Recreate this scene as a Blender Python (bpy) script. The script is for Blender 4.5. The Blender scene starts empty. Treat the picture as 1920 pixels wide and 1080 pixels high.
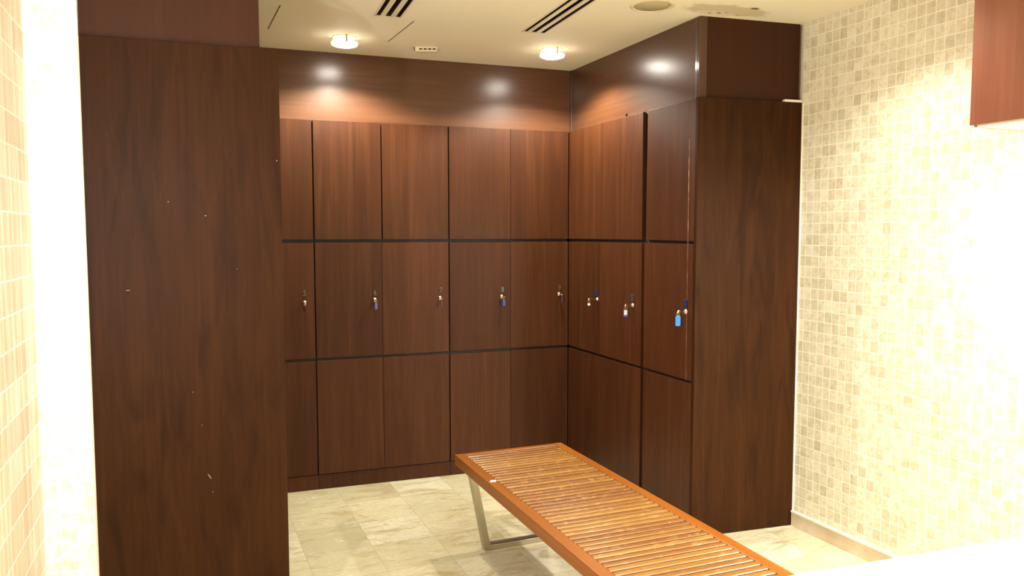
import bpy, bmesh, math, random
from mathutils import Vector, Matrix
PI = math.pi
SC = bpy.context.scene
COL = SC.collection
random.seed(7)

# ------------------------------------------------------------------ camera
cam_d = bpy.data.cameras.new('camera'); cam = bpy.data.objects.new('camera', cam_d); COL.objects.link(cam)
cam.location = (-1.9498, -4.4126, 1.45)
cam.rotation_euler = (PI/2 - 0.07046, 0.00063, -0.34322)
cam_d.sensor_width = 36.0; cam_d.lens = 1449.2*36/1920; cam_d.clip_start = 0.02
SC.camera = cam

# ------------------------------------------------------------------ view, world
SC.view_settings.view_transform = 'Standard'; SC.view_settings.look = 'None'
SC.view_settings.exposure = 0.30; SC.view_settings.gamma = 1.0; SC.view_settings.use_curve_mapping = False
SC.cycles.use_denoising = True
SC.cycles.max_bounces = 10; SC.cycles.diffuse_bounces = 6
SC.cycles.sample_clamp_indirect = 6
w = bpy.data.worlds.new('world'); SC.world = w; w.use_nodes = True
w.node_tree.nodes['Background'].inputs[0].default_value = (0.02, 0.018, 0.014, 1)
w.node_tree.nodes['Background'].inputs[1].default_value = 1.0

# levels of the place (metres)
HC, HT, G1, G2 = 2.4495, 2.0733, 1.4076, 0.7451      # ceiling, locker tops, the two gaps between door rows
SK = 0.05                                            # the side walls stand 2.9 degrees off square
WARM = (1.0, 0.83, 0.58)
WHITE = (1.0, 0.93, 0.80)

def light(name, kind, loc, energy, color, rot=(0, 0, 0), **kw):
    d = bpy.data.lights.new(name, kind); d.energy = energy; d.color = color
    for k, v in kw.items(): setattr(d, k, v)
    o = bpy.data.objects.new(name, d); o.location = loc; o.rotation_euler = rot; COL.objects.link(o)
    return o

LAMPS = [(-1.400, -0.335), (-0.298, -0.445)]          # the two recessed lamps over the back run
REAR_LAMPS = [(-1.45, -2.45), (0.18, -2.15), (-1.9, -3.95), (-0.4, -4.1)]
for i, (x, y) in enumerate(LAMPS):
    light('downlight_beam', 'SPOT', (x, y, HC-0.047), 150, (1.0, 0.93, 0.77), spot_size=math.radians(146), spot_blend=0.40, shadow_soft_size=0.035)
for i, (x, y) in enumerate(REAR_LAMPS):
    light('downlight_beam', 'SPOT', (x, y, HC-0.035), (36, 56, 40, 40)[i], (1.0, 0.965, 0.87), spot_size=math.radians(130), spot_blend=0.6, shadow_soft_size=0.05)
# tube lamp under the wall cabinet on the right and the mirror lamp on the left wall
light('cabinet_tube_light', 'AREA', (0.56, -3.06, 1.775), 95, (1.0, 0.98, 0.91), (0, math.radians(0), 0), shape='RECTANGLE', size=0.05, size_y=0.66)
for z in (1.1, 1.3, 1.5, 1.7, 1.85):
    light('mirror_tube_light', 'POINT', (-2.395, -2.85, z), 16.5, (1.0, 0.99, 1.0), shadow_soft_size=0.02)

# ------------------------------------------------------------------ helpers
def tag(o, label=None, cat=None, group=None, kind=None):
    if label: o['label'] = label
    if cat: o['category'] = cat
    if group: o['group'] = group
    if kind: o['kind'] = kind
    return o

def empty(name, loc=(0, 0, 0), rz=0.0):
    o = bpy.data.objects.new(name, None); COL.objects.link(o)
    o.location = loc; o.rotation_euler = (0, 0, rz); o.empty_display_size = 0.05
    return o

class MB:
    """collects shapes and links them as one mesh"""
    def __init__(self): self.bm = bmesh.new()
    def prism(self, poly, z0, z1, mat=0, M=None):
        vs = [[self.bm.verts.new((x, y, z)) for x, y in poly] for z in (z0, z1)]
        n = len(poly); fs = []
        fs.append(self.bm.faces.new(list(reversed(vs[0])))); fs.append(self.bm.faces.new(vs[1]))
        for i in range(n):
            j = (i+1) % n
            fs.append(self.bm.faces.new((vs[0][i], vs[0][j], vs[1][j], vs[1][i])))
        for f in fs: f.material_index = mat
        if M is not None: bmesh.ops.transform(self.bm, matrix=M, verts=vs[0]+vs[1])
        return self
    def box(self, x0, y0, z0, x1, y1, z1, mat=0, M=None):
        return self.prism([(x0, y0), (x1, y0), (x1, y1), (x0, y1)], z0, z1, mat, M)
    def lathe(self, prof, n=32, mat=0, M=None, smooth=True):
        rings = []
        for r, z in prof:
            if r < 1e-6: rings.append([self.bm.verts.new((0, 0, z))])
            else: rings.append([self.bm.verts.new((r*math.cos(2*PI*k/n), r*math.sin(2*PI*k/n), z)) for k in range(n)])
        for a, b in zip(rings, rings[1:]):
            for k in range(n):
                l = (k+1) % n
                if len(a) == 1 and len(b) == 1: continue
                if len(a) == 1: f = self.bm.faces.new((a[0], b[k], b[l]))
                elif len(b) == 1: f = self.bm.faces.new((a[k], a[l], b[0]))
                else: f = self.bm.faces.new((a[k], a[l], b[l], b[k]))
                f.material_index = mat; f.smooth = smooth
        if M is not None: bmesh.ops.transform(self.bm, matrix=M, verts=[v for r in rings for v in r])
        return self
    def tube(self, pts, r, n=8, closed=False, mat=0):
        pts = [Vector(p) for p in pts]; N = len(pts); rings = []
        for i, p in enumerate(pts):
            if closed: t = pts[(i+1) % N]-pts[i-1]
            else: t = pts[min(i+1, N-1)]-pts[max(i-1, 0)]
            t.normalize()
            u = t.cross(Vector((0, 0, 1)))
            if u.length < 1e-3: u = t.cross(Vector((0, 1, 0)))
            u.normalize(); v = t.cross(u)
            rings.append([self.bm.verts.new(p+u*r*math.cos(2*PI*k/n)+v*r*math.sin(2*PI*k/n)) for k in range(n)])
        rr = list(zip(rings, rings[1:])) + ([(rings[-1], rings[0])] if closed else [])
        for a, b in rr:
            for k in range(n):
                l = (k+1) % n
                f = self.bm.faces.new((a[k], a[l], b[l], b[k])); f.smooth = True; f.material_index = mat
        if not closed:
            self.bm.faces.new(list(reversed(rings[0]))); self.bm.faces.new(rings[-1])
        return self
    def build(self, name, mats, parent=None, bevel=0.0, seg=2):
        if not isinstance(mats, (list, tuple)): mats = [mats]
        bmesh.ops.recalc_face_normals(self.bm, faces=self.bm.faces)
        if bevel:
            es = [e for e in self.bm.edges if len(e.link_faces) == 2 and e.calc_face_angle(0) > 0.6]
            bmesh.ops.bevel(self.bm, geom=es, offset=bevel, segments=seg, affect='EDGES', profile=0.5)
        me = bpy.data.meshes.new(name); self.bm.to_mesh(me); self.bm.free()
        for m in mats: me.materials.append(m)
        o = bpy.data.objects.new(name, me); COL.objects.link(o)
        if parent is not None: o.parent = parent
        return o

def dup_tree(o, parent=None):
    c = o.copy(); COL.objects.link(c)
    if parent is not None: c.parent = parent
    for ch in list(o.children): dup_tree(ch, c)
    return c

# ------------------------------------------------------------------ materials
class NT:
    def __init__(self, name):
        self.m = bpy.data.materials.new(name); self.m.use_nodes = True
        self.t = self.m.node_tree; self.b = self.t.nodes['Principled BSDF']
    def n(self, kind, **kw):
        o = self.t.nodes.new(kind)
        for k, v in kw.items():
            if isinstance(k, str) and hasattr(o, k): setattr(o, k, v)
        return o
    def l(self, a, b): self.t.links.new(a, b)
    def coord(self, scale=(1, 1, 1), rnd=0.0, out='Object'):
        tc = self.n('ShaderNodeTexCoord'); mp = self.n('ShaderNodeMapping')
        mp.inputs['Scale'].default_value = scale; self.l(tc.outputs[out], mp.inputs['Vector'])
        if rnd:
            oi = self.n('ShaderNodeObjectInfo'); mu = self.n('ShaderNodeMath', operation='MULTIPLY')
            mu.inputs[1].default_value = rnd; self.l(oi.outputs['Random'], mu.inputs[0])
            cb = self.n('ShaderNodeCombineXYZ')
            for i in range(3): self.l(mu.outputs[0], cb.inputs[i])
            self.l(cb.outputs[0], mp.inputs['Location'])
        return mp.outputs[0]
    def noise(self, vec, scale, detail=4, rough=0.5, dist=0.0):
        o = self.n('ShaderNodeTexNoise'); o.inputs['Scale'].default_value = scale; o.inputs['Detail'].default_value = detail
        o.inputs['Roughness'].default_value = rough; o.inputs['Distortion'].default_value = dist
        if vec is not None: self.l(vec, o.inputs['Vector'])
        return o.outputs['Fac']
    def ramp(self, fac, stops):
        o = self.n('ShaderNodeValToRGB'); e = o.color_ramp.elements
        while len(e) < len(stops): e.new(0.5)
        for i, (p, c) in enumerate(stops):
            e[i].position = p; e[i].color = (*c, 1) if len(c) == 3 else c
        self.l(fac, o.inputs[0]); return o.outputs[0]
    def mix(self, fac, a, b, mode='MIX'):
        o = self.n('ShaderNodeMix'); o.data_type = 'RGBA'; o.blend_type = mode
        for i, v in ((0, fac), (6, a), (7, b)):
            if isinstance(v, (int, float)): o.inputs[i].default_value = v
            elif isinstance(v, tuple): o.inputs[i].default_value = (*v, 1) if len(v) == 3 else v
            else: self.l(v, o.inputs[i])
        return o.outputs[2]
    def math(self, op, a, b=None, c=None):
        o = self.n('ShaderNodeMath'); o.operation = op
        for i, v in enumerate((a, b, c)):
            if v is None: continue
            if isinstance(v, (int, float)): o.inputs[i].default_value = v
            else: self.l(v, o.inputs[i])
        return o.outputs[0]
    def bump(self, h, strength=0.2, dist=0.002):
        o = self.n('ShaderNodeBump'); o.inputs['Strength'].default_value = strength; o.inputs['Distance'].default_value = dist
        self.l(h, o.inputs['Height']); self.l(o.outputs[0], self.b.inputs['Normal'])
    def set(self, col=None, rough=None, metal=None, coat=None, coat_rough=None, spec=None):
        for k, v in (('Base Color', col), ('Roughness', rough), ('Metallic', metal), ('Coat Weight', coat), ('Coat Roughness', coat_rough), ('Specular IOR Level', spec)):
            if v is None: continue
            if isinstance(v, tuple): self.b.inputs[k].default_value = (*v, 1)
            elif isinstance(v, (int, float)): self.b.inputs[k].default_value = v
            else: self.l(v, self.b.inputs[k])
        return self.m

def nicks(name, base, spots):
    """base wood with small pale nicks; spots = (object y, object z, half length y, half length z, lean)"""
    m = base.copy(); m.name = name; t = m.node_tree; b = t.nodes['Principled BSDF']
    N = NT.__new__(NT); N.m = m; N.t = t; N.b = b
    src = b.inputs['Base Color'].links[0].from_socket; col = src
    tc = N.n('ShaderNodeTexCoord'); sep = N.n('ShaderNodeSeparateXYZ'); N.l(tc.outputs['Object'], sep.inputs[0])
    for (y, z, hy, hz, lean) in spots:
        dz = N.math('SUBTRACT', sep.outputs[2], z)
        dy = N.math('ADD', N.math('SUBTRACT', sep.outputs[1], y), N.math('MULTIPLY', dz, lean))
        q = N.math('ADD', N.math('POWER', N.math('ABSOLUTE', N.math('DIVIDE', dy, hy)), 2.0), N.math('POWER', N.math('ABSOLUTE', N.math('DIVIDE', dz, hz)), 2.0))
        col = N.mix(N.math('MULTIPLY', N.math('LESS_THAN', q, 1.0), 0.7), col, (0.38, 0.27, 0.19))
    N.l(col, b.inputs['Base Color'])
    return m

def plain(name, col, rough=0.5, metal=0.0, **kw):
    return NT(name).set(col, rough, metal, **kw)

def wood(name, dark, mid, lite, rough=0.38, axis='z', rnd=9.0, gscale=1.0, coat=0.0, coat_rough=0.1, blot=0.5, spec=0.5, bump=0.08, fig=0.0):
    N = NT(name)
    s = {'z': (14, 14, 0.8), 'x': (0.8, 14, 14), 'y': (14, 0.8, 14)}[axis]
    f = {'z': (110, 110, 2.6), 'x': (2.6, 110, 110), 'y': (110, 2.6, 110)}[axis]
    s = tuple(v*gscale for v in s); f = tuple(v*gscale for v in f)
    a = N.noise(N.coord(s, rnd), 1.0, 6, 0.6, 1.2)
    b = N.noise(N.coord(f, rnd), 1.0, 3, 0.6)
    c = N.noise(N.coord((3, 3, 3), rnd), 1.0, 2, 0.5)
    k = N.math('ADD', N.math('MULTIPLY', a, 0.62), N.math('MULTIPLY', b, 0.38))
    col = N.ramp(k, [(0.30, dark), (0.50, mid), (0.70, lite)])
    col = N.mix(N.math('MULTIPLY', c, blot), col, mid)
    if fig:                                              # wavy flame figure of the veneer sheet
        w1 = N.noise(N.coord((7, 7, 1.1), rnd), 1.0, 4, 0.55, 2.2)
        col = N.mix(N.math('MULTIPLY', N.ramp(w1, [(0.50, (0, 0, 0)), (0.66, (1, 1, 1))]), fig), col, dark)
        w2 = N.noise(N.coord((9, 9, 0.9), rnd+3.0), 1.0, 4, 0.55, 2.6)
        col = N.mix(N.math('MULTIPLY', N.ramp(w2, [(0.56, (0, 0, 0)), (0.70, (1, 1, 1))]), fig*0.7), col, lite)
    oi = N.n('ShaderNodeObjectInfo')
    v = N.math('MULTIPLY_ADD', oi.outputs['Random'], 0.30, 0.85)
    hs = N.n('ShaderNodeHueSaturation'); N.l(v, hs.inputs['Value']); N.l(col, hs.inputs['Color'])
    N.bump(b, bump, 0.0006)
    return N.set(hs.outputs[0], N.math('MULTIPLY_ADD', c, 0.12, rough-0.06), 0.0, coat, coat_rough, spec)

M = {}
M['locker'] = wood('locker_veneer', (0.030, 0.0086, 0.0026), (0.051, 0.0160, 0.0050), (0.086, 0.029, 0.0095), 0.46, spec=0.18)
M['panel'] = wood('end_panel_veneer', (0.018, 0.0061, 0.0016), (0.030, 0.0103, 0.0027), (0.044, 0.0160, 0.0045), 0.55, gscale=0.8, spec=0.07, fig=0.8)
M['bulk'] = wood('bulkhead_lacquer', (0.044, 0.0155, 0.0052), (0.070, 0.0255, 0.0092), (0.105, 0.042, 0.0165), 0.50, axis='x', coat=1.0, coat_rough=0.26, blot=0.8, spec=0.1)
M['panel_left'] = nicks('left_end_panel_veneer', M['panel'], [
    (0.358, 1.555, 0.0022, 0.0018, 0), (0.245, 1.510, 0.0026, 0.0018, 0), (0.487, 1.265, 0.007, 0.0011, 0.6), (0.300, 0.915, 0.0012, 0.0022, 0),
    (0.255, 0.62, 0.0018, 0.009, -0.6), (0.246, 0.565, 0.0014, 0.002, 0), (0.275, 0.80, 0.0014, 0.0014, 0), (0.012, 1.70, 0.002, 0.0025, 0), (0.15, 1.33, 0.0012, 0.0012, 0)])
M['body'] = plain('locker_carcass_dark', (0.018, 0.008, 0.005), 0.6)
M['bulk_end'] = wood('bulkhead_end_veneer', (0.028, 0.0088, 0.0036), (0.040, 0.0128, 0.0052), (0.055, 0.0185, 0.0075), 0.5, blot=0.8, spec=0.14)
M['red'] = wood('red_cabinet_veneer', (0.165, 0.054, 0.027), (0.22, 0.075, 0.039), (0.28, 0.105, 0.056), 0.35, gscale=0.7)
M['teak'] = wood('teak_frame', (0.155, 0.044, 0.0025), (0.195, 0.058, 0.0035), (0.245, 0.080, 0.0065), 0.40, axis='y', coat=0.15, coat_rough=0.2, spec=0.3)

def slat_material():
    N = NT('teak_slats')
    v = N.coord((1.2, 30.03, 1))                         # one slat pitch per unit of y
    sep = N.n('ShaderNodeSeparateXYZ'); N.l(v, sep.inputs[0])
    fl = N.math('FLOOR', sep.outputs[1])
    wn = N.n('ShaderNodeTexWhiteNoise', noise_dimensions='1D'); N.l(fl, wn.inputs['W'])
    grain = N.noise(N.coord((4, 90, 60)), 1.0, 4, 0.6, 0.6)
    worn = N.noise(N.coord((26, 26, 26)), 1.0, 6, 0.72)
    base = N.ramp(wn.outputs['Value'], [(0.0, (0.155, 0.056, 0.007)), (0.5, (0.205, 0.088, 0.011)), (1.0, (0.265, 0.130, 0.020))])
    base = N.mix(N.ramp(grain, [(0.35, (0, 0, 0)), (0.62, (1, 1, 1))]), N.mix(0.45, base, (0.13, 0.038, 0.007)), base)
    base = N.mix(N.ramp(worn, [(0.56, (0, 0, 0)), (0.68, (0.55, 0.55, 0.55))]), base, (0.42, 0.24, 0.08))
    N.bump(worn, 0.12, 0.0006)
    return N.set(base, N.math('MULTIPLY_ADD', worn, 0.25, 0.26), 0.0, 0.35, 0.18)
M['slat'] = slat_material()

def mosaic(name, pw, ph, cols, grout, gw, rough=0.4, offset=0.0, streak=None, origin=(0, 0), wander=0.14):
    """small stone tiles laid in the wall's own plane (object X and Z)"""
    N = NT(name)
    tc = N.n('ShaderNodeTexCoord'); sep = N.n('ShaderNodeSeparateXYZ'); N.l(tc.outputs['Object'], sep.inputs[0])
    U = N.math('DIVIDE', N.math('SUBTRACT', sep.outputs[0], origin[0]), pw)
    V = N.math('DIVIDE', N.math('SUBTRACT', sep.outputs[2], origin[1]), ph)
    # the sheets are hand laid: joints wander a little
    wob = N.noise(N.coord((5, 5, 5)), 1.0, 2)
    wo = N.math('MULTIPLY', N.math('SUBTRACT', wob, 0.5), wander)
    V = N.math('ADD', V, wo)
    row = N.math('FLOOR', V)
    if offset:
        U = N.math('ADD', U, N.math('MULTIPLY', N.math('MODULO', row, 2.0), offset))
    U = N.math('ADD', U, N.math('MULTIPLY', wo, 0.6))
    cu = N.math('FLOOR', U)
    cb = N.n('ShaderNodeCombineXYZ'); N.l(cu, cb.inputs[0]); N.l(row, cb.inputs[1])
    wn = N.n('ShaderNodeTexWhiteNoise', noise_dimensions='2D'); N.l(cb.outputs[0], wn.inputs['Vector'])
    fu = N.math('FRACT', U); fv = N.math('FRACT', V)
    du = N.math('MULTIPLY', N.math('MINIMUM', fu, N.math('SUBTRACT', 1.0, fu)), pw)
    dv = N.math('MULTIPLY', N.math('MINIMUM', fv, N.math('SUBTRACT', 1.0, fv)), ph)
    dd = N.math('MINIMUM', du, dv)
    g = N.math('SMOOTH_MIN', 1.0, N.math('MAXIMUM', 0.0, N.math('DIVIDE', N.math('SUBTRACT', dd, gw*0.3), gw*0.5)), 0.0)
    tile = N.ramp(wn.outputs['Value'], cols)
    if streak:
        st = N.noise(N.coord(streak), 1.0, 4, 0.6, 0.4)
        tile = N.mix(N.ramp(st, [(0.40, (0, 0, 0)), (0.62, (1, 1, 1))]), tile, N.mix(1.0, tile, (0.80, 0.64, 0.44), 'MULTIPLY'))
    else:
        vein = N.noise(N.coord((34, 34, 34)), 1.0, 5, 0.65, 0.8)
        tile = N.mix(N.ramp(vein, [(0.45, (0, 0, 0)), (0.62, (1, 1, 1))]), tile, N.mix(1.0, tile, (0.84, 0.79, 0.68), 'MULTIPLY'))
        spk = N.noise(N.coord((60, 60, 60)), 1.0, 2)
        tile = N.mix(N.ramp(spk, [(0.79, (0, 0, 0)), (0.82, (1, 1, 1))]), tile, (0.36, 0.29, 0.18))
    col = N.mix(g, grout, tile)
    N.bump(g, 0.35, 0.0012)
    return N.set(col, rough, 0.0, spec=0.4)
TC = [(0.0, (0.55, 0.51, 0.38)), (0.25, (0.62, 0.59, 0.455)), (0.7, (0.67, 0.64, 0.51)), (1.0, (0.72, 0.69, 0.57))]
TL = [(0.0, (0.68, 0.65, 0.62)), (0.3, (0.75, 0.73, 0.70)), (1.0, (0.82, 0.81, 0.79))]
M['mosaic'] = mosaic('beige_stone_mosaic', 0.0436, 0.0516, TC, (0.83, 0.79, 0.65), 0.0034)
M['mosaic_left'] = mosaic('pale_stone_mosaic', 0.049, 0.0495, TL, (0.86, 0.86, 0.84), 0.0030)
M['brick'] = mosaic('travertine_strip_tile', 0.30, 0.0944, [(0.0, (0.68, 0.56, 0.41)), (0.5, (0.76, 0.66, 0.51)), (1.0, (0.82, 0.74, 0.60))],
                    (0.88, 0.84, 0.74), 0.0050, offset=0.5, streak=(30, 30, 1.6), origin=(0, 0.0), wander=0.03)

def floor_material():
    N = NT('beige_marble_floor')
    tc = N.n('ShaderNodeTexCoord'); mp = N.n('ShaderNodeMapping'); mp.vector_type = 'POINT'
    mp.inputs['Rotation'].default_value = (0, 0, -SK-0.012); mp.inputs['Location'].default_value = (0.985+0.15, 0.0, 0)
    N.l(tc.outputs['Object'], mp.inputs['Vector'])
    sep = N.n('ShaderNodeSeparateXYZ'); N.l(mp.outputs[0], sep.inputs[0])
    P = 0.302
    U = N.math('DIVIDE', sep.outputs[0], P); V = N.math('DIVIDE', N.math('ADD', sep.outputs[1], 0.50+3*P), P)
    cu = N.math('FLOOR', U); cv = N.math('FLOOR', V)
    cb = N.n('ShaderNodeCombineXYZ'); N.l(cu, cb.inputs[0]); N.l(cv, cb.inputs[1])
    wn = N.n('ShaderNodeTexWhiteNoise', noise_dimensions='2D'); N.l(cb.outputs[0], wn.inputs['Vector'])
    fu = N.math('FRACT', U); fv = N.math('FRACT', V)
    dd = N.math('MULTIPLY', N.math('MINIMUM', N.math('MINIMUM', fu, N.math('SUBTRACT', 1.0, fu)), N.math('MINIMUM', fv, N.math('SUBTRACT', 1.0, fv))), P)
    joint = N.math('LESS_THAN', dd, 0.0011)
    # each tile is cut from its own piece of stone
    sh = N.n('ShaderNodeVectorMath', operation='MULTIPLY_ADD')
    N.l(wn.outputs['Color'], sh.inputs[0]); sh.inputs[1].default_value = (20, 20, 20); N.l(tc.outputs['Object'], sh.inputs[2])
    m2 = N.n('ShaderNodeMapping'); m2.inputs['Scale'].default_value = (3.4, 8.5, 3); m2.inputs['Rotation'].default_value = (0, 0, 0.1)
    N.l(sh.outputs[0], m2.inputs['Vector'])
    a = N.noise(m2.outputs[0], 1.0, 7, 0.62, 1.6)
    b = N.noise(m2.outputs[0], 2.6, 5, 0.6, 2.2)
    base = N.ramp(wn.outputs['Value'], [(0.0, (0.45, 0.41, 0.26)), (0.4, (0.50, 0.455, 0.295)), (0.75, (0.55, 0.50, 0.33)), (1.0, (0.59, 0.555, 0.41))])
    col = N.mix(N.ramp(a, [(0.50, (0, 0, 0)), (0.66, (1, 1, 1))]), base, (0.38, 0.305, 0.16))
    col = N.mix(N.ramp(b, [(0.46, (0, 0, 0)), (0.495, (0.5, 0.5, 0.5)), (0.53, (0, 0, 0))]), col, (0.33, 0.27, 0.165))
    col = N.mix(N.ramp(b, [(0.60, (0, 0, 0)), (0.70, (0.7, 0.7, 0.7))]), col, (0.62, 0.59, 0.50))
    spk = N.noise(N.coord((38, 38, 38)), 1.0, 2)
    col = N.mix(N.ramp(spk, [(0.77, (0, 0, 0)), (0.79, (1, 1, 1))]), col, (0.20, 0.16, 0.11))
    col = N.mix(joint, col, (0.32, 0.275, 0.17))
    return N.set(col, 0.32, 0.0, spec=0.4)
M['floor'] = floor_material()

def ceiling_material():
    N = NT('cream_painted_ceiling')
    n1 = N.noise(N.coord((2, 2, 2)), 1.0, 3)
    col = N.mix(n1, (0.80, 0.735, 0.55), (0.84, 0.78, 0.60))
    # damp stain with flaking paint over the corner of the right hand bulkhead
    tc = N.n('ShaderNodeTexCoord')
    def blob(x, y, sx, sy, soft, rough_n):
        mp = N.n('ShaderNodeMapping'); mp.vector_type = 'POINT'
        mp.inputs['Location'].default_value = (-x/sx, -y/sy, 0); mp.inputs['Scale'].default_value = (1/sx, 1/sy, 0)
        N.l(tc.outputs['Object'], mp.inputs['Vector'])
        ln = N.n('ShaderNodeVectorMath', operation='LENGTH'); N.l(mp.outputs[0], ln.inputs[0])
        wv = N.math('ADD', ln.outputs['Value'], N.math('MULTIPLY', N.math('SUBTRACT', rough_n, 0.5), 1.1))
        r = N.math('SUBTRACT', 1.0, N.math('DIVIDE', N.math('SUBTRACT', wv, 1.0-soft), soft*2))
        c = N.n('ShaderNodeClamp'); N.l(r, c.inputs[0]); return c.outputs[0]
    rn = N.noise(N.coord((16, 16, 16)), 1.0, 5, 0.6)
    st = blob(0.16, -1.39, 0.21, 0.075, 0.16, rn)
    col = N.mix(N.math('MULTIPLY', st, 0.75), col, (0.50, 0.42, 0.25))
    fl = blob(0.13, -1.335, 0.10, 0.035, 0.2, N.noise(N.coord((40, 40, 40)), 1.0, 4))
    col = N.mix(N.math('MULTIPLY', fl, 0.7), col, (0.70, 0.62, 0.46))
    for (x, y, s) in ((0.145, -1.345, 0.007), (0.105, -1.33, 0.005), (0.175, -1.36, 0.004), (0.25, -1.34, 0.004)):
        d = blob(x, y, s*1.8, s, 0.3, rn); col = N.mix(d, col, (0.16, 0.11, 0.06))
    d = blob(0.258, -1.455, 0.020, 0.011, 0.3, rn); col = N.mix(d, col, (0.12, 0.08, 0.04))
    N.bump(N.noise(N.coord((30, 30, 30)), 1.0, 3), 0.05, 0.002)
    return N.set(col, 0.75, 0.0, spec=0.25)
M['ceiling'] = ceiling_material()
M['ceil_white'] = plain('cream_enamel', (0.70, 0.61, 0.43), 0.5)
M['grille'] = plain('speaker_grille_cloth', (0.42, 0.36, 0.19), 0.8)
M['black'] = plain('dark_slot', (0.012, 0.006, 0.006), 0.7)
M['seam'] = plain('dark_seam', (0.13, 0.09, 0.05), 0.8)
M['steel'] = plain('brushed_steel', (0.42, 0.375, 0.28), 0.36, 1.0)
M['brass'] = plain('nickel_lock', (0.80, 0.66, 0.50), 0.22, 1.0)
M['gun'] = plain('grey_metal_numeral', (0.13, 0.115, 0.105), 0.4, 0.7)
M['blueplate'] = plain('dark_blue_plastic', (0.012, 0.022, 0.090), 0.3)
M['greyplate'] = plain('slate_plastic', (0.035, 0.040, 0.055), 0.35)
M['blue'] = plain('bright_blue_plastic', (0.02, 0.20, 0.72), 0.3)
M['violet'] = plain('violet_blue_plastic', (0.075, 0.055, 0.22), 0.3)
M['midblue'] = plain('mid_blue_plastic', (0.03, 0.075, 0.34), 0.3)
M['darktag'] = plain('dark_plastic_tag', (0.03, 0.018, 0.014), 0.35)
M['paper'] = plain('white_paper', (0.82, 0.80, 0.74), 0.6)
M['counter'] = plain('white_solid_surface', (0.86, 0.84, 0.78), 0.3)
M['ivory'] = NT('ivory_marble')
_n = M['ivory']; M['ivory'] = _n.set(_n.mix(_n.ramp(_n.noise(_n.coord((6, 6, 6)), 1.0, 5, 0.6, 1.0), [(0.4, (0, 0, 0)), (0.65, (1, 1, 1))]), (0.66, 0.57, 0.43), (0.58, 0.46, 0.31)), 0.35)
M['ivory_lite'] = plain('ivory_bead', (0.80, 0.74, 0.60), 0.35)
M['trimwood'] = wood('edge_trim_wood', (0.035, 0.014, 0.0055), (0.052, 0.021, 0.008), (0.075, 0.031, 0.012), 0.4, coat=0.3)
M['pale_edge'] = plain('pale_raw_edge', (0.62, 0.50, 0.34), 0.5)
M['worn'] = plain('worn_pale_chip', (0.42, 0.30, 0.22), 0.6)
def emit(name, col, s):
    N = NT(name); N.b.inputs['Emission Color'].default_value = (*col, 1); N.b.inputs['Emission Strength'].default_value = s
    return N.set((0.8, 0.8, 0.75), 0.4)
M['lens'] = emit('lit_lamp_lens', (1.0, 0.93, 0.82), 55.0)
M['lens_back'] = emit('glowing_frosted_glass', (1.0, 0.90, 0.72), 3.0)
M['lens_rear'] = emit('lit_rear_lamp_lens', (1.0, 0.90, 0.72), 12.0)
M['tube'] = emit('lit_tube', (1.0, 0.93, 0.80), 6.0)

# ------------------------------------------------------------------ frames of the place
def run_pt(s, o=0.0):            # right hand run: s metres from the corner towards the room, o metres behind the door faces
    return (math.sin(SK)*s+math.cos(SK)*o, -math.cos(SK)*s+math.sin(SK)*o)
L = 1.3156; W = 0.5659
EC0 = run_pt(L); EC1 = (EC0[0]+W*math.cos(SK), EC0[1]-W*math.sin(SK))      # left and right foot of the right end panel
RW = 0.07685                                                              # direction of the right wall
RWD = (math.sin(RW), -math.cos(RW)); RWN = (math.cos(RW), math.sin(RW))
def rw_pt(s, off=0.0):           # right wall: s metres from the end panel towards the camera, off metres into the room
    return (EC1[0]+RWD[0]*s-RWN[0]*off, EC1[1]+RWD[1]*s-RWN[1]*off)

# ------------------------------------------------------------------ setting
def struct(o): o['kind'] = 'structure'; return o
struct(MB().box(-3.2, -6.2, -0.08, 1.7, 0.75, 0.0).build('floor', M['floor']))

# ceiling with real openings for the slot diffusers
VENTS = [(-1.322, -1.203, -2.0, -0.785), (-0.585, -0.468, -2.15, -0.748)]
cx = sorted({-3.2, 1.7, *[v for a in VENTS for v in a[:2]]}); cy = sorted({-6.2, 0.75, *[v for a in VENTS for v in a[2:]]})
mb = MB(); bm = mb.bm; grid = {}
def gv(x, y, z):
    k = (round(x, 4), round(y, 4), z)
    if k not in grid: grid[k] = bm.verts.new((x, y, z))
    return grid[k]
for x0, x1 in zip(cx, cx[1:]):
    for y0, y1 in zip(cy, cy[1:]):
        mx, my = (x0+x1)/2, (y0+y1)/2
        if any(a <= mx <= b and c <= my <= d for a, b, c, d in VENTS): continue
        bm.faces.new((gv(x0, y0, HC), gv(x1, y0, HC), gv(x1, y1, HC), gv(x0, y1, HC)))
mb.box(-3.2, -6.2, HC+0.10, 1.7, 0.75, HC+0.14)
for a, b, c, d in VENTS:
    bm.faces.new([bm.verts.new(p) for p in ((a, c, HC), (b, c, HC), (b, c, HC+.1), (a, c, HC+.1))])
    bm.faces.new([bm.verts.new(p) for p in ((a, d, HC), (b, d, HC), (b, d, HC+.1), (a, d, HC+.1))])
    bm.faces.new([bm.verts.new(p) for p in ((a, c, HC), (a, d, HC), (a, d, HC+.1), (a, c, HC+.1))])
    bm.faces.new([bm.verts.new(p) for p in ((b, c, HC), (b, d, HC), (b, d, HC+.1), (b, c, HC+.1))])
struct(mb.build('ceiling', M['ceiling']))

M['plaster'] = plain('cream_plaster', (0.66, 0.57, 0.42), 0.7)
struct(MB().box(-2.7, 0.57, 0, 1.3, 0.65, HC).build('wall_back', M['plaster']))
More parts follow.
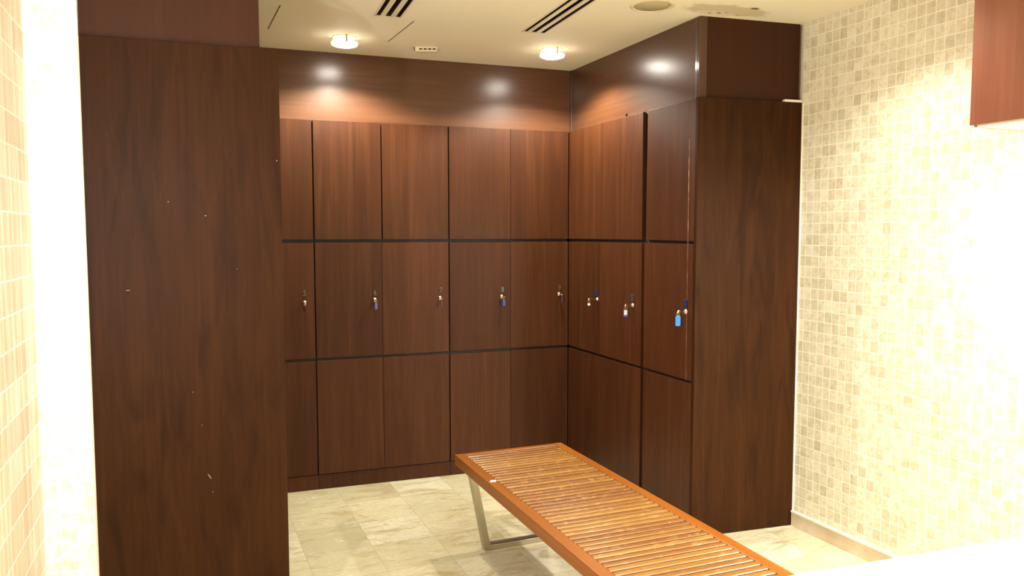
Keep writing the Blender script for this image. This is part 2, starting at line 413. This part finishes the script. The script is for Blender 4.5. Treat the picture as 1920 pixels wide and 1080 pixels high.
# right wall: object X runs along the wall, so the mosaic lies in its own plane
def wall_obj(name, origin, rz, length, mat, thick=0.08, x0=0.0):
    o = MB().box(x0, 0, 0, length, thick, HC).build(name, mat)
    o.location = (origin[0], origin[1], 0); o.rotation_euler = (0, 0, rz); return struct(o)
p = rw_pt(-0.006)
wall_obj('wall_right', p, -PI/2+RW, 4.6, M['mosaic'])
struct(MB().box(0.645, -1.33, 0, 0.70, 0.57, HC).build('wall_right_alcove', M['plaster']))
LW0 = (-2.5535, -1.6175)
# left wall: from the corner with the narrow pier towards and past the camera
o = MB().box(-4.5, 0.0, 0, 0.02, 0.08, HC).build('wall_left', M['brick'])
o.location = (LW0[0], LW0[1], 0); o.rotation_euler = (0, 0, PI/2+SK); struct(o)
o = MB().box(0.0, 0, 0, 0.1535, 0.08, HC).build('wall_left_pier', M['mosaic_left'])
o.location = (-2.556, -1.607, 0); struct(o)
struct(MB().box(-2.62, -1.53, 0, -2.56, 0.60, HC).build('wall_left_alcove', M['plaster']))
struct(MB().box(-2.6, -5.9, 0, 1.5, -5.82, HC).build('wall_front', M['plaster']))

# baseboard on the right wall
mb = MB(); mb.box(0.003, -0.014, 0, 2.2, 0.0, 0.068); mb.box(0.003, -0.018, 0.068, 2.2, 0.0, 0.078, 1)
o = mb.build('baseboard_right', [M['ivory'], M['ivory_lite']], bevel=0.0015); struct(o)
q = rw_pt(0.0); o.location = (q[0], q[1], 0); o.rotation_euler = (0, 0, -PI/2+RW)

# wooden bulkheads above the lockers
e = 0.028
struct(MB().box(-1.86, e, HT-0.001, 0.03, 0.50, HC).build('trim_1', M['bulk']))
p0 = run_pt(-0.0, e+0.002); p1 = run_pt(L-0.024, e+0.022)
mb = MB()
o = MB().box(-0.03, e, HT-0.001, L-0.050, 0.54, HC).build('trim_2', M['bulk']); o.rotation_euler = (0, 0, -PI/2+SK); struct(o)
# end face of the right hand bulkhead, with its corner strip
a0 = run_pt(L-0.030, 0.058); a1 = (EC1[0]-0.004, EC1[1]+0.030)
dv = Vector((a1[0]-a0[0], a1[1]-a0[1])); ang = math.atan2(dv.y, dv.x)
o = MB().box(0.0, 0, HT, dv.length, 0.018, HC).build('trim_3', M['bulk_end']); o.location = (a0[0], a0[1], 0); o.rotation_euler = (0, 0, ang); struct(o)
o = MB().box(-0.034, -0.004, HT+0.001, 0.006, 0.020, HC).box(-0.034, 0.0, HT+0.001, -0.014, 0.05, HC-0.001).build('trim_4', M['trimwood'], bevel=0.004); o.location = (a0[0], a0[1], 0); o.rotation_euler = (0, 0, ang); struct(o)
# left bulkhead
struct(MB().box(-2.404, -1.590, HT, -1.856, 0.55, HC).build('trim_5', M['bulk_end']))
# strip in the inner corner of the bulkheads
struct(MB().box(0.016, 0.004, HT+0.002, 0.040, 0.034, HC).build('trim_6', M['trimwood'], bevel=0.003))

# ------------------------------------------------------------------ lockers
DT = 0.018                                            # door thickness
ROWS = [(0.088, G2-0.0075), (G2+0.0065, G1-0.009), (G1+0.009, HT)]
def glyph(txt, mat, parent, size):
    cu = bpy.data.curves.new('numeral', 'FONT'); cu.body = txt; cu.size = size; cu.extrude = 0.0012; cu.bevel_depth = 0.0011; cu.bevel_resolution = 1
    cu.align_x = 'CENTER'; cu.align_y = 'CENTER'
    t = bpy.data.objects.new('numeral', cu); COL.objects.link(t)
    dg = bpy.context.evaluated_depsgraph_get(); me = bpy.data.meshes.new_from_object(t.evaluated_get(dg))
    bpy.data.objects.remove(t); me.transform(Matrix.Rotation(PI/2, 4, 'X')); me.materials.clear(); me.materials.append(mat)
    o = bpy.data.objects.new('numeral', me); COL.objects.link(o); o.parent = parent; return o

def lock_mesh():
    Mx = Matrix.Rotation(PI/2, 4, 'X')                # lathe axis -> -Y (out of the door)
    mb = MB(); mb.lathe([(0.0, 0.009), (0.0075, 0.009), (0.0085, 0.0075), (0.0085, 0.003), (0.0115, 0.003), (0.0125, 0.001), (0.0125, 0.0)], 24, 0, Mx)
    mb.box(-0.0012, -0.0094, -0.0045, 0.0012, -0.0088, 0.0045, 1)
    return mb
def add_door(cab, x0, x1, z0, z1, lock=None, num=None, plate=None, dy=0.0, tilt=0.0, keyhole=None, hinge_left=True):
    g = 0.0009
    w_, h_ = x1-x0-2*g, z1-z0
    d = MB().box(0, 0, 0, w_, DT, h_).build('door', M['locker'], cab, bevel=0.0012)
    d.location = (x0+g, dy, z0)
    if tilt:
        d.rotation_euler = (0, tilt, 0)
    if lock is not None:
        lx, lz = lock[0]-x0-g, lock[1]-z0
        k = lock_mesh().build('lock', [M['brass'], M['black']], d); k.location = (lx, 0, lz)
        nx, nz = (lock[2]-x0-g, lock[3]-z0)
        if num:
            nb = glyph(num, M['gun'], d, 0.042); nb.location = (nx, -0.003, nz); nb.scale = (0.8, 1, 1)
        if plate:
            pl = MB().box(-0.014, -0.004, -0.019, 0.014, 0, 0.019).box(-0.013, -0.0046, 0.0145, 0.013, -0.003, 0.018, 1).build('number_plate', [M[plate], M['gun']], d, bevel=0.001)
            pl.location = (nx, 0, nz); pl['label'] = 'small dark blue number plate' if plate == 'blueplate' else 'small slate coloured number plate'
    if keyhole:
        kk = MB().lathe([(0, 0.0006), (0.006, 0.0006), (0.006, 0)], 16, 0, Matrix.Diagonal((0.7, 1, 1, 1)) @ Matrix.Rotation(PI/2, 4, 'X')).box(-0.0022, -0.0006, -0.016, 0.0022, 0, 0.0).build('keyhole', M['black'], d)
        kk.location = (keyhole[0]-x0-g, 0, keyhole[1]-z0); kk.rotation_euler = (0, 0.35, 0)
    return d

def cabinet(label, loc, rz, x0, x1, depth, plan=None, group='banks of lockers lining the alcove'):
    c = empty('locker_cabinet', loc, rz); tag(c, label, 'locker', group)
    mb = MB()
    if plan: mb.prism(plan, 0.0, HT-0.003)
    else: mb.box(x0+0.001, DT+0.0015, 0.0, x1-0.001, depth, HT-0.003)
    mb.build('carcass', M['body'], c)
    return c
def plinth(c, x0, x1):
    MB().box(x0+0.0005, 0.004, 0.0, x1-0.0005, DT+0.001, 0.083).build('plinth', M['locker'], c, bevel=0.001)

# back run: local X = world x, doors face the room (-Y)
XA, XB, XC = -1.539, -0.766, -0.001
A = cabinet('narrow dark brown lockers on the back wall beside the tall left panel, numeral 5', (0, 0, 0), 0, -1.797, XA, 0.50)
plinth(A, -1.797, XA)
for i, (z0, z1) in enumerate(ROWS):
    add_door(A, -1.797, XA-0.002, z0, z1 - (0.002 if i < 2 else 0), *(((-1.596, 1.066, -1.596, 1.118), '5') if i == 1 else (None,)))
Bc = cabinet('double dark brown lockers left of centre on the back wall, numerals 6 and 7', (0, 0, 0), 0, XA, XB, 0.50)
plinth(Bc, XA, XB)
for i, (z0, z1) in enumerate(ROWS):
    t = i == 2
    add_door(Bc, XA+0.003, -1.163, z0, z1, *(((-1.206, 1.071, -1.206, 1.112), '6') if i == 1 else (None,)), dy=(-0.006 if t else -0.001), tilt=0.0)
    add_door(Bc, -1.163+(0.006 if t else 0), XB-0.003, z0, z1, *(((-0.822, 1.071, -0.818, 1.117), '7') if i == 1 else (None,)))
Cc = cabinet('double dark brown lockers on the back wall by the inner corner, numerals 8 and 9', (0, 0, 0), 0, XB, XC, 0.50)
plinth(Cc, XB, XC)
for i, (z0, z1) in enumerate(ROWS):
    add_door(Cc, XB+0.003, -0.381, z0, z1-(0.003 if i < 2 else 0), *(((-0.438, 1.069, -0.435, 1.110), '8') if i == 1 else (None,)), dy=-0.0005)
    add_door(Cc, -0.381, XC-0.001, z0, z1, *(((-0.061, 1.074, -0.059, 1.111), '9') if i == 1 else (None,)))
# right hand run: local X runs out of the corner towards the room
RZ = -PI/2+SK
Dc = cabinet('double dark brown lockers on the right hand side next to the inner corner', (0, 0, 0), RZ, 0.003, 0.862, 0.50)
plinth(Dc, 0.003, 0.862)
for i, (z0, z1) in enumerate(ROWS):
    add_door(Dc, 0.004, 0.402, z0, z1, *(((0.374, 1.070, 0.362, 1.107), None, 'blueplate') if i == 1 else (None,)))
    add_door(Dc, 0.402, 0.847, z0, z1, *(((0.764, 1.068, 0.764, 1.106), None, 'greyplate') if i == 1 else (None,)), keyhole=(0.771, 0.404) if i == 0 else None)
sk2 = math.tan(2*SK)
pl = [(0.863, DT+0.0015), (L-0.021, DT+0.0015), (L-0.021+sk2*0.5, 0.52), (0.863, 0.52)]
Ec = cabinet('single dark brown lockers with a tall end panel at the right, beside the mosaic wall', (0, 0, 0), RZ, 0.863, L, 0.55, plan=pl)
plinth(Ec, 0.864, L-0.021)
for i, (z0, z1) in enumerate(ROWS):
    xs = 0.871 if i < 2 else 0.884
    add_door(Ec, xs, L-0.020, z0, z1, *(((1.243, 1.078, 1.242, 1.115), None, 'blueplate') if i == 1 else (None,)), tilt=(0.0095 if i == 2 else 0.0))
# end panel: its face runs to the right wall
c2, s2 = math.cos(2*SK), math.sin(2*SK)
ep = MB().prism([(L-0.0195, 0.0), (L, 0.0), (L+W*s2-0.001, W*c2-0.002), (L-0.0195+W*s2, W*c2-0.002)], 0.0, HT+0.001).build('end_panel', M['panel'], Ec, bevel=0.001)
ep['label'] = 'tall plain end panel facing the camera'
mb = MB(); zs = [0.75+i*0.02 for i in range(58)]; left = []; right = []
for i, zc in enumerate(zs):
    wd_ = (0.0016 if 1.45 < zc < 1.82 else 0.0006)*random.uniform(0.35, 1.5); dx_ = random.uniform(-0.0006, 0.0006)
    left.append(mb.bm.verts.new((dx_-wd_, 0, zc))); right.append(mb.bm.verts.new((dx_+wd_, 0, zc)))
for i in range(len(zs)-1): mb.bm.faces.new((left[i], right[i], right[i+1], left[i+1]))
wo = mb.build('worn_edge', M['worn'], Ec); wo.location = (1.252, -0.0008, 0); wo['label'] = 'pale chipped line where the lacquer has worn'

# left wing: seen from its end; doors face the right hand run
Fc = cabinet('tall dark brown panel closing the left bank of lockers, nearest the camera', (-1.797, -1.6175, 0), PI/2, 0.02, 1.612, 0.55)
Fc['label'] = 'left bank of lockers with a tall plain end panel nearest the camera'
plinth(Fc, 0.021, 1.595)
for i, (z0, z1) in enumerate(ROWS):
    for k in range(4):
        a = 0.0215+k*0.3935; add_door(Fc, a, a+0.392, z0, z1, *(((a+0.33, 1.068, a+0.33, 1.11),) if i == 1 else (None,)))
fp = MB().box(0.0, -0.0006, 0.0, 0.0195, 0.6015, HT+0.001).build('end_panel', M['panel_left'], Fc, bevel=0.001)
fp['label'] = 'tall plain end panel facing the camera'
# pale filler strip between the pier and the tall left panel
struct(MB().box(-2.4045, -1.6155, 0, -2.3995, -1.600, HT).build('trim_7', M['pale_edge']))
# pale filler strip where the right end panel meets the mosaic wall
tx = MB().box(-0.006, -0.0045, 0.0, 0.001, 0.004, HT).build('trim_8', M['ivory_lite']); tx.location = (EC1[0], EC1[1], 0); tx.rotation_euler = (0, 0, -SK); struct(tx)

# white strip lying on top of the right locker cabinet by the wall
o = MB().box(0, 0, 0, 0.096, 0.020, 0.0125).build('plastic_strip', M['paper'], bevel=0.001)
tag(o, 'short white plastic strip on top of the right lockers against the mosaic wall', 'strip')
o.location = (EC1[0]-0.098, EC1[1]+0.0105, HT+0.0015); o.rotation_euler = (0, 0, -SK)
# small brown stub sticking up on the right hand run
o = MB().lathe([(0, 0), (0.006, 0), (0.007, 0.004), (0.0045, 0.008), (0.008, 0.012), (0.006, 0.018), (0, 0.019)], 12).build('latch_stub', M['locker'])
tag(o, 'tiny brown latch stub standing on top of the right hand lockers', 'latch')
q = run_pt(0.66, 0.011); o.location = (q[0], q[1], HT+0.0002)

# ------------------------------------------------------------------ keys
def key_set(label, lock_loc, rz, tagmat, turn, size=(0.013, 0.036), paper=None, swing=0.0, out=0.030):
    """key in a lock, split ring on its bow and a plastic tag; local -Y points out of the door"""
    t = empty('locker_key', lock_loc, rz); tag(t, label, 'key', 'keys left in the locker locks')
    mb = MB(); mb.box(-0.0011, -out, -0.0035, 0.0011, -0.0098, 0.0035)
    mb.lathe([(0.0, -0.0011), (0.0095, -0.0011), (0.0100, 0.0), (0.0095, 0.0011), (0, 0.0011)], 20, 0, Matrix.Translation((0, -out-0.006, 0)) @ Matrix.Rotation(PI/2, 4, 'Y'))
    k = mb.build('key', M['brass'], t, bevel=0.0)
    k.rotation_euler = (0, turn, 0)
    # ring hangs from the bow
    cy = -out-0.010; R = 0.0075
    rg = MB().tube([(R*math.sin(a*2*PI/20), 0, R*math.cos(a*2*PI/20)) for a in range(20)], 0.0008, 6, True).build('ring', M['brass'], t)
    rg.location = (0, cy, -R*0.7-0.003); rg.rotation_euler = (0, 0, swing)
    w_, h_ = size
    mb = MB()
    poly = [(-w_/2, 0.004), (-w_/2+0.004, 0.0), (w_/2-0.004, 0.0), (w_/2, 0.004), (w_/2, h_-0.005), (w_*0.22, h_), (-w_*0.22, h_), (-w_/2, h_-0.005)]
    mb.prism(poly, -0.0016, 0.0016, 0, Matrix.Translation((0, 0, -h_)) @ Matrix.Rotation(PI/2, 4, 'X'))
    tg = mb.build('key_tag', M[tagmat], t, bevel=0.0005); tg.location = (0, cy, -R*1.7-0.004); tg.rotation_euler = (0, 0, swing)
    if paper:
        a_, b_ = paper
        pp = MB().box(-w_/2+0.0022, -0.0024, -h_+a_, w_/2-0.0022, -0.0014, -h_+b_).build('paper_insert', M['paper'], tg)
        pp['label'] = 'white paper insert'
    return t
# back wall, left to right
key_set('key with a dark tag hanging in the lock of locker 5', (-1.596, 0, 1.066), 0, 'darktag', 0.3, (0.011, 0.034), swing=0.9)
key_set('key with a violet blue tag hanging in the lock of locker 6', (-1.206, -0.001, 1.071), 0, 'violet', 0.0, (0.015, 0.034), swing=0.2)
key_set('key turned sideways with a thin tag seen edge on in locker 7', (-0.822, 0, 1.071), 0, 'violet', 1.3, (0.012, 0.034), swing=1.35)
key_set('key with a mid blue tag hanging in the lock of locker 8', (-0.438, -0.0005, 1.069), 0, 'midblue', 1.3, (0.017, 0.036), swing=0.1)
key_set('key with a thin tag seen edge on in locker 9 by the inner corner', (-0.061, 0, 1.074), 0, 'violet', 1.3, (0.012, 0.034), swing=1.3)
# right hand run
q = run_pt(0.374); key_set('key with a small white tag, nearest the inner corner on the right hand lockers', (q[0], q[1], 1.070), RZ, 'darktag', 0.2, (0.019, 0.024), paper=(0.006, 0.018), swing=1.1, out=0.045)
q = run_pt(0.764); key_set('key with a long white paper label in a blue tag, right hand lockers', (q[0], q[1], 1.068), RZ, 'midblue', 0.2, (0.021, 0.046), paper=(0.012, 0.038), swing=1.1, out=0.034)
q = run_pt(1.243); key_set('key with a large bright blue tag in the lock beside the right end panel', (q[0], q[1], 1.078), RZ, 'blue', 0.2, (0.023, 0.050), swing=1.1, out=0.034)

# ------------------------------------------------------------------ slatted bench
bench = empty('slatted_bench', (-1.018, -1.015, 0.0), SK)
tag(bench, 'orange brown slatted wooden bench on steel legs in the middle of the floor', 'bench')
BW, BL, BT, BH = 0.546, 1.86, 0.43, 0.047
mb = MB(); pitch = 0.0333; n = int((BL-0.066)/pitch); y = -0.0335
for k in range(n):                                     # each slat has a rounded top
    ya, yb = y-k*pitch, y-k*pitch-(pitch-0.0068)
    prof = []
    m = 14
    for i in range(m+1):
        tt = i/m; yy = ya+(yb-ya)*tt; zz = BT-0.0006-0.0013*(2*tt-1)**2-0.0016*(2*tt-1)**12
        prof.append((yy, zz))
    prof = [(ya, BT-0.020)] + prof + [(yb, BT-0.020)]
    vs = [[mb.bm.verts.new((x, a, b)) for a, b in prof] for x in (0.0465, BW-0.0445)]
    N_ = len(prof)
    for i in range(N_):
        j = (i+1) % N_
        f = mb.bm.faces.new((vs[0][i], vs[0][j], vs[1][j], vs[1][i])); f.smooth = 0 < i < N_-2
        if i in (1, N_-2): mb.bm.edges.get((vs[0][i], vs[1][i])).smooth = False
    mb.bm.faces.new(vs[0]); mb.bm.faces.new(list(reversed(vs[1])))
for x in (0.10, BW/2, BW-0.10):                        # bearers under the slats
    mb.box(x-0.015, -BL+0.032, BT-0.040, x+0.015, -0.032, BT-0.0202)
mb.build('slat_panel', M['slat'], bench)
for x0, x1 in ((0.0, 0.0455), (BW-0.0435, BW)):
    MB().box(x0, -BL, BT-BH, x1, 0.0, BT).build('side_rail', M['teak'], bench, bevel=0.0025)
for y0, y1 in ((-0.031, -0.0005), (-BL+0.0005, -BL+0.031)):
    MB().box(0.0460, y0, BT-BH, BW-0.0440, y1, BT-0.0008).build('end_rail', M['teak'], bench, bevel=0.002)
def leg(yc):
    mb = MB(); t = 0.030; d = 0.022; zt = BT-BH
    xt0, xb0 = 0.030, 0.105                            # outer edge at top and at floor
    outer = [(xt0, zt), (xb0, 0.0), (BW-xb0, 0.0), (BW-xt0, zt)]
    inner = [(BW-xt0-t, zt), (BW-xb0-t+0.004, 0.024), (xb0+t-0.004, 0.024), (xt0+t, zt)]
    a = outer+inner
    vs = [[mb.bm.verts.new((x, yy, z)) for x, z in a] for yy in (yc-d, yc+d)]
    quads = [(0, 1, 6, 7), (1, 2, 5, 6), (2, 3, 4, 5)]
    for q_ in quads:
        mb.bm.faces.new([vs[0][i] for i in q_]); mb.bm.faces.new([vs[1][i] for i in reversed(q_)])
    for i in range(8):
        j = (i+1) % 8
        mb.bm.faces.new((vs[0][i], vs[0][j], vs[1][j], vs[1][i]))
    return mb
for yc in (-0.098, -BL+0.098):
    leg(yc).build('leg_frame', M['steel'], bench, bevel=0.0015)
o = MB().prism([(-0.016, -0.008), (0.008, -0.011), (0.017, 0.006), (-0.006, 0.010)], 0, 0.0015).build('paper_scrap', M['paper'])
tag(o, 'tiny white paper scrap on the left rail of the bench', 'paper scrap')
o.location = (-0.972, -1.442, BT+0.0002)

# ------------------------------------------------------------------ ceiling fittings
def drop_light(label, x, y):
    t = empty('recessed_downlight', (x, y, HC)); tag(t, label, 'ceiling lamp', 'recessed downlights')
    MB().lathe([(0.0, -0.002), (0.050, -0.002), (0.052, -0.004), (0.062, -0.004), (0.064, 0.0)], 40).build('trim_ring', M['ceil_white'], t)
    MB().lathe([(0.0, -0.0445), (0.050, -0.0445), (0.062, -0.040), (0.066, -0.034), (0.066, -0.030)], 40).build('lens', M['lens'], t)
    MB().lathe([(0.0665, -0.0335), (0.068, -0.031), (0.067, -0.028), (0.050, -0.0245), (0.0, -0.0245)], 40).build('glass_back', M['lens_back'], t)
    for k in range(3):
        a = k*2*PI/3+0.55
        MB().lathe([(0.0, -0.038), (0.005, -0.038), (0.005, -0.001), (0.0, -0.001)], 10, 0, Matrix.Translation((0.067*math.cos(a), 0.067*math.sin(a), 0))).build('clip', M['ceil_white'], t)
    return t
def downlight(label, x, y, lens):
    t = empty('recessed_downlight', (x, y, HC)); tag(t, label, 'ceiling lamp', 'recessed downlights')
    MB().lathe([(0.066, -0.0005), (0.067, -0.004), (0.074, -0.006), (0.086, -0.003), (0.088, 0.0)], 40).build('trim_ring', M['ceil_white'], t)
    MB().lathe([(0.0655, -0.0005), (0.063, -0.010), (0.052, -0.018), (0.030, -0.023), (0.0, -0.0245)], 40).build('lens', lens, t)
    return t
drop_light('lit ceiling lamp over the back lockers, left of the two in view', *LAMPS[0])
drop_light('lit ceiling lamp close to the inner corner of the lockers', *LAMPS[1])
for (x, y), wh in zip(REAR_LAMPS, ('over the near end of the left locker bank', 'over the near end of the bench', 'above the camera on the left', 'above the white counter')):
    downlight('recessed ceiling lamp '+wh, x, y, M['lens_rear'])

def diffuser(label, x0, x1, y0, y1, wd):
    t = empty('slot_diffuser', ((x0+x1)/2, (y0+y1)/2, HC)); tag(t, label, 'air vent', 'slot air vents in the ceiling')
    hw, hl = (x1-x0)/2, (y1-y0)/2
    mb = MB()
    mb.box(-hw-0.004, -hl-0.004, -0.0025, -hw+0.004, hl+0.004, 0.0); mb.box(hw-0.004, -hl-0.004, -0.0025, hw+0.004, hl+0.004, 0.0)
    mb.box(-hw-0.004, hl-0.003, -0.0025, hw+0.004, hl+0.004, 0.0); mb.box(-hw-0.004, -hl-0.004, -0.0025, hw+0.004, -hl+0.003, 0.0)
    mb.build('frame', M['ceil_white'], t)
    MB().box(-hw+0.001, -hl+0.001, 0.055, hw-0.001, hl-0.001, 0.06).box(-hw+0.0008, -hl+0.001, 0.002, -hw+0.0018, hl-0.001, 0.055).box(hw-0.0018, -hl+0.001, 0.002, hw-0.0008, hl-0.001, 0.055).box(-hw+0.002, hl-0.002, 0.002, hw-0.002, hl-0.001, 0.055).box(-hw+0.002, -hl+0.001, 0.002, hw-0.002, -hl+0.002, 0.055).build('plenum', M['black'], t)
    for c in (-hw*0.4, hw*0.4):
        MB().box(c-wd/2, -hl+0.003, -0.0015, c+wd/2, hl-0.003, 0.002).build('slat', M['ceil_white'], t)
    return t
diffuser('slot air vent with three dark slots, the left one of two, above the left lamp', *VENTS[0], 0.023)
diffuser('slot air vent with three dark slots near the ceiling speaker', *VENTS[1], 0.0215)

t = empty('ceiling_speaker', (-0.198, -1.345, HC)); tag(t, 'round flush ceiling speaker with a tan grille near the right hand lockers', 'speaker')
MB().lathe([(0.080, 0.0), (0.081, -0.004), (0.088, -0.006), (0.098, -0.003), (0.100, 0.0)], 48).build('ring', M['ceil_white'], t)
MB().lathe([(0.0795, -0.0005), (0.078, -0.003), (0.0, -0.004)], 48).build('grille', M['grille'], t)

t = empty('access_panel', (-1.452, -0.555, HC)); tag(t, 'flush ceiling access panel with thin dark seams beside the left lamp', 'access panel')
# panel keeps clear of the lamp: it is the square of ceiling between the two dark seams
hx0, hx1 = -0.306, 0.300
MB().box(hx0+0.002, -0.235, -0.0012, hx1-0.002, 0.215, 0.0).build('panel', M['ceil_white'], t) if False else None
for x in (hx0, hx1):
    MB().box(x-0.0022, -0.225, -0.0012, x+0.0022, 0.205, 0.0).build('seam', M['seam'], t).rotation_euler = (0, 0, 0.08 if x < 0 else 0.10)

t = empty('ceiling_sensor', (-0.957, -0.262, HC), -0.30); tag(t, 'small cream box with a row of dark slots fixed under the ceiling between the lamps', 'sensor')
MB().box(-0.058, -0.020, -0.026, 0.060, 0.020, 0.0).build('housing', M['ceil_white'], t, bevel=0.002)
mb = MB()
for k in range(4): mb.box(-0.036+k*0.024, -0.0208, -0.0165, -0.019+k*0.024, -0.0198, -0.0095)
mb.build('slot_row', M['black'], t)
MB().box(-0.064, -0.019, -0.018, -0.0585, 0.004, -0.002).build('bracket', M['seam'], t)

# ------------------------------------------------------------------ wall cabinet and counter at the right
s0 = 1.102; dep = 0.35
q = rw_pt(s0, 0.0)
cab = empty('wall_cabinet', (q[0], q[1], 0), -PI/2+RW); tag(cab, 'reddish brown wooden wall cabinet at the top right corner', 'cabinet')
MB().box(0.012, -dep+0.020, 1.803, 1.00, -0.001, HC-0.002).build('carcass', [M['ivory_lite']], cab, bevel=0.001)
for a, b in ((0.0, 0.497), (0.503, 1.00)):
    MB().box(a, -dep, 1.808, b, -dep+0.018, HC-0.004).build('door', M['red'], cab, bevel=0.0012)
MB().box(0.004, -dep+0.0185, 1.803, 0.0118, -0.0015, HC-0.003).build('end_panel', M['red'], cab)
tl = empty('under_cabinet_lamp', (0, 0, 0)); tag(tl, 'lit tube lamp fixed under the wall cabinet at the right', 'lamp')
MB().box(-0.035, -0.35, 1.785, 0.035, 0.35, 1.8025).build('housing', M['ceil_white'], tl, bevel=0.003)
MB().lathe([(0.0, -0.33), (0.008, -0.33), (0.008, 0.33), (0.0, 0.33)], 16, 0, Matrix.Translation((0, 0, 1.7895)) @ Matrix.Rotation(PI/2, 4, 'X') @ Matrix.Diagonal((1, 1, 1, 1))).build('tube', M['tube'], tl)
tl.location = (0.56, -3.06, 0)
tl.rotation_euler = (0, 0, RW)

cnt = empty('counter', (0, 0, 0)); tag(cnt, 'white counter at the bottom right corner, in front of the bench end', 'counter')
cr0 = rw_pt(1.905, 0.002); cr1 = rw_pt(2.50, 0.002)
MB().prism([(-1.10, -3.203), (cr0[0], cr0[1]), (cr1[0], cr1[1]), (-1.10, -3.80)], 0.74, 0.78).build('worktop', M['counter'], cnt, bevel=0.003)
MB().prism([(-1.02, -3.25), (cr0[0]-0.01, -3.285), (cr1[0]-0.01, -3.76), (-1.02, -3.76)], 0.0, 0.7395).build('base', M['counter'], cnt, bevel=0.003)

ml = empty('mirror_lamp', (-2.41, -2.85, 0), SK); tag(ml, 'upright lit tube lamp on the left tiled wall', 'lamp')
MB().box(-0.088, -0.05, 0.98, -0.02, 0.05, 1.92).build('housing', M['ceil_white'], ml, bevel=0.004)
MB().lathe([(0.0, 1.0), (0.012, 1.0), (0.012, 1.9), (0.0, 1.9)], 16, 0, Matrix.Translation((-0.0075, 0, 0))).build('tube', M['tube'], ml)
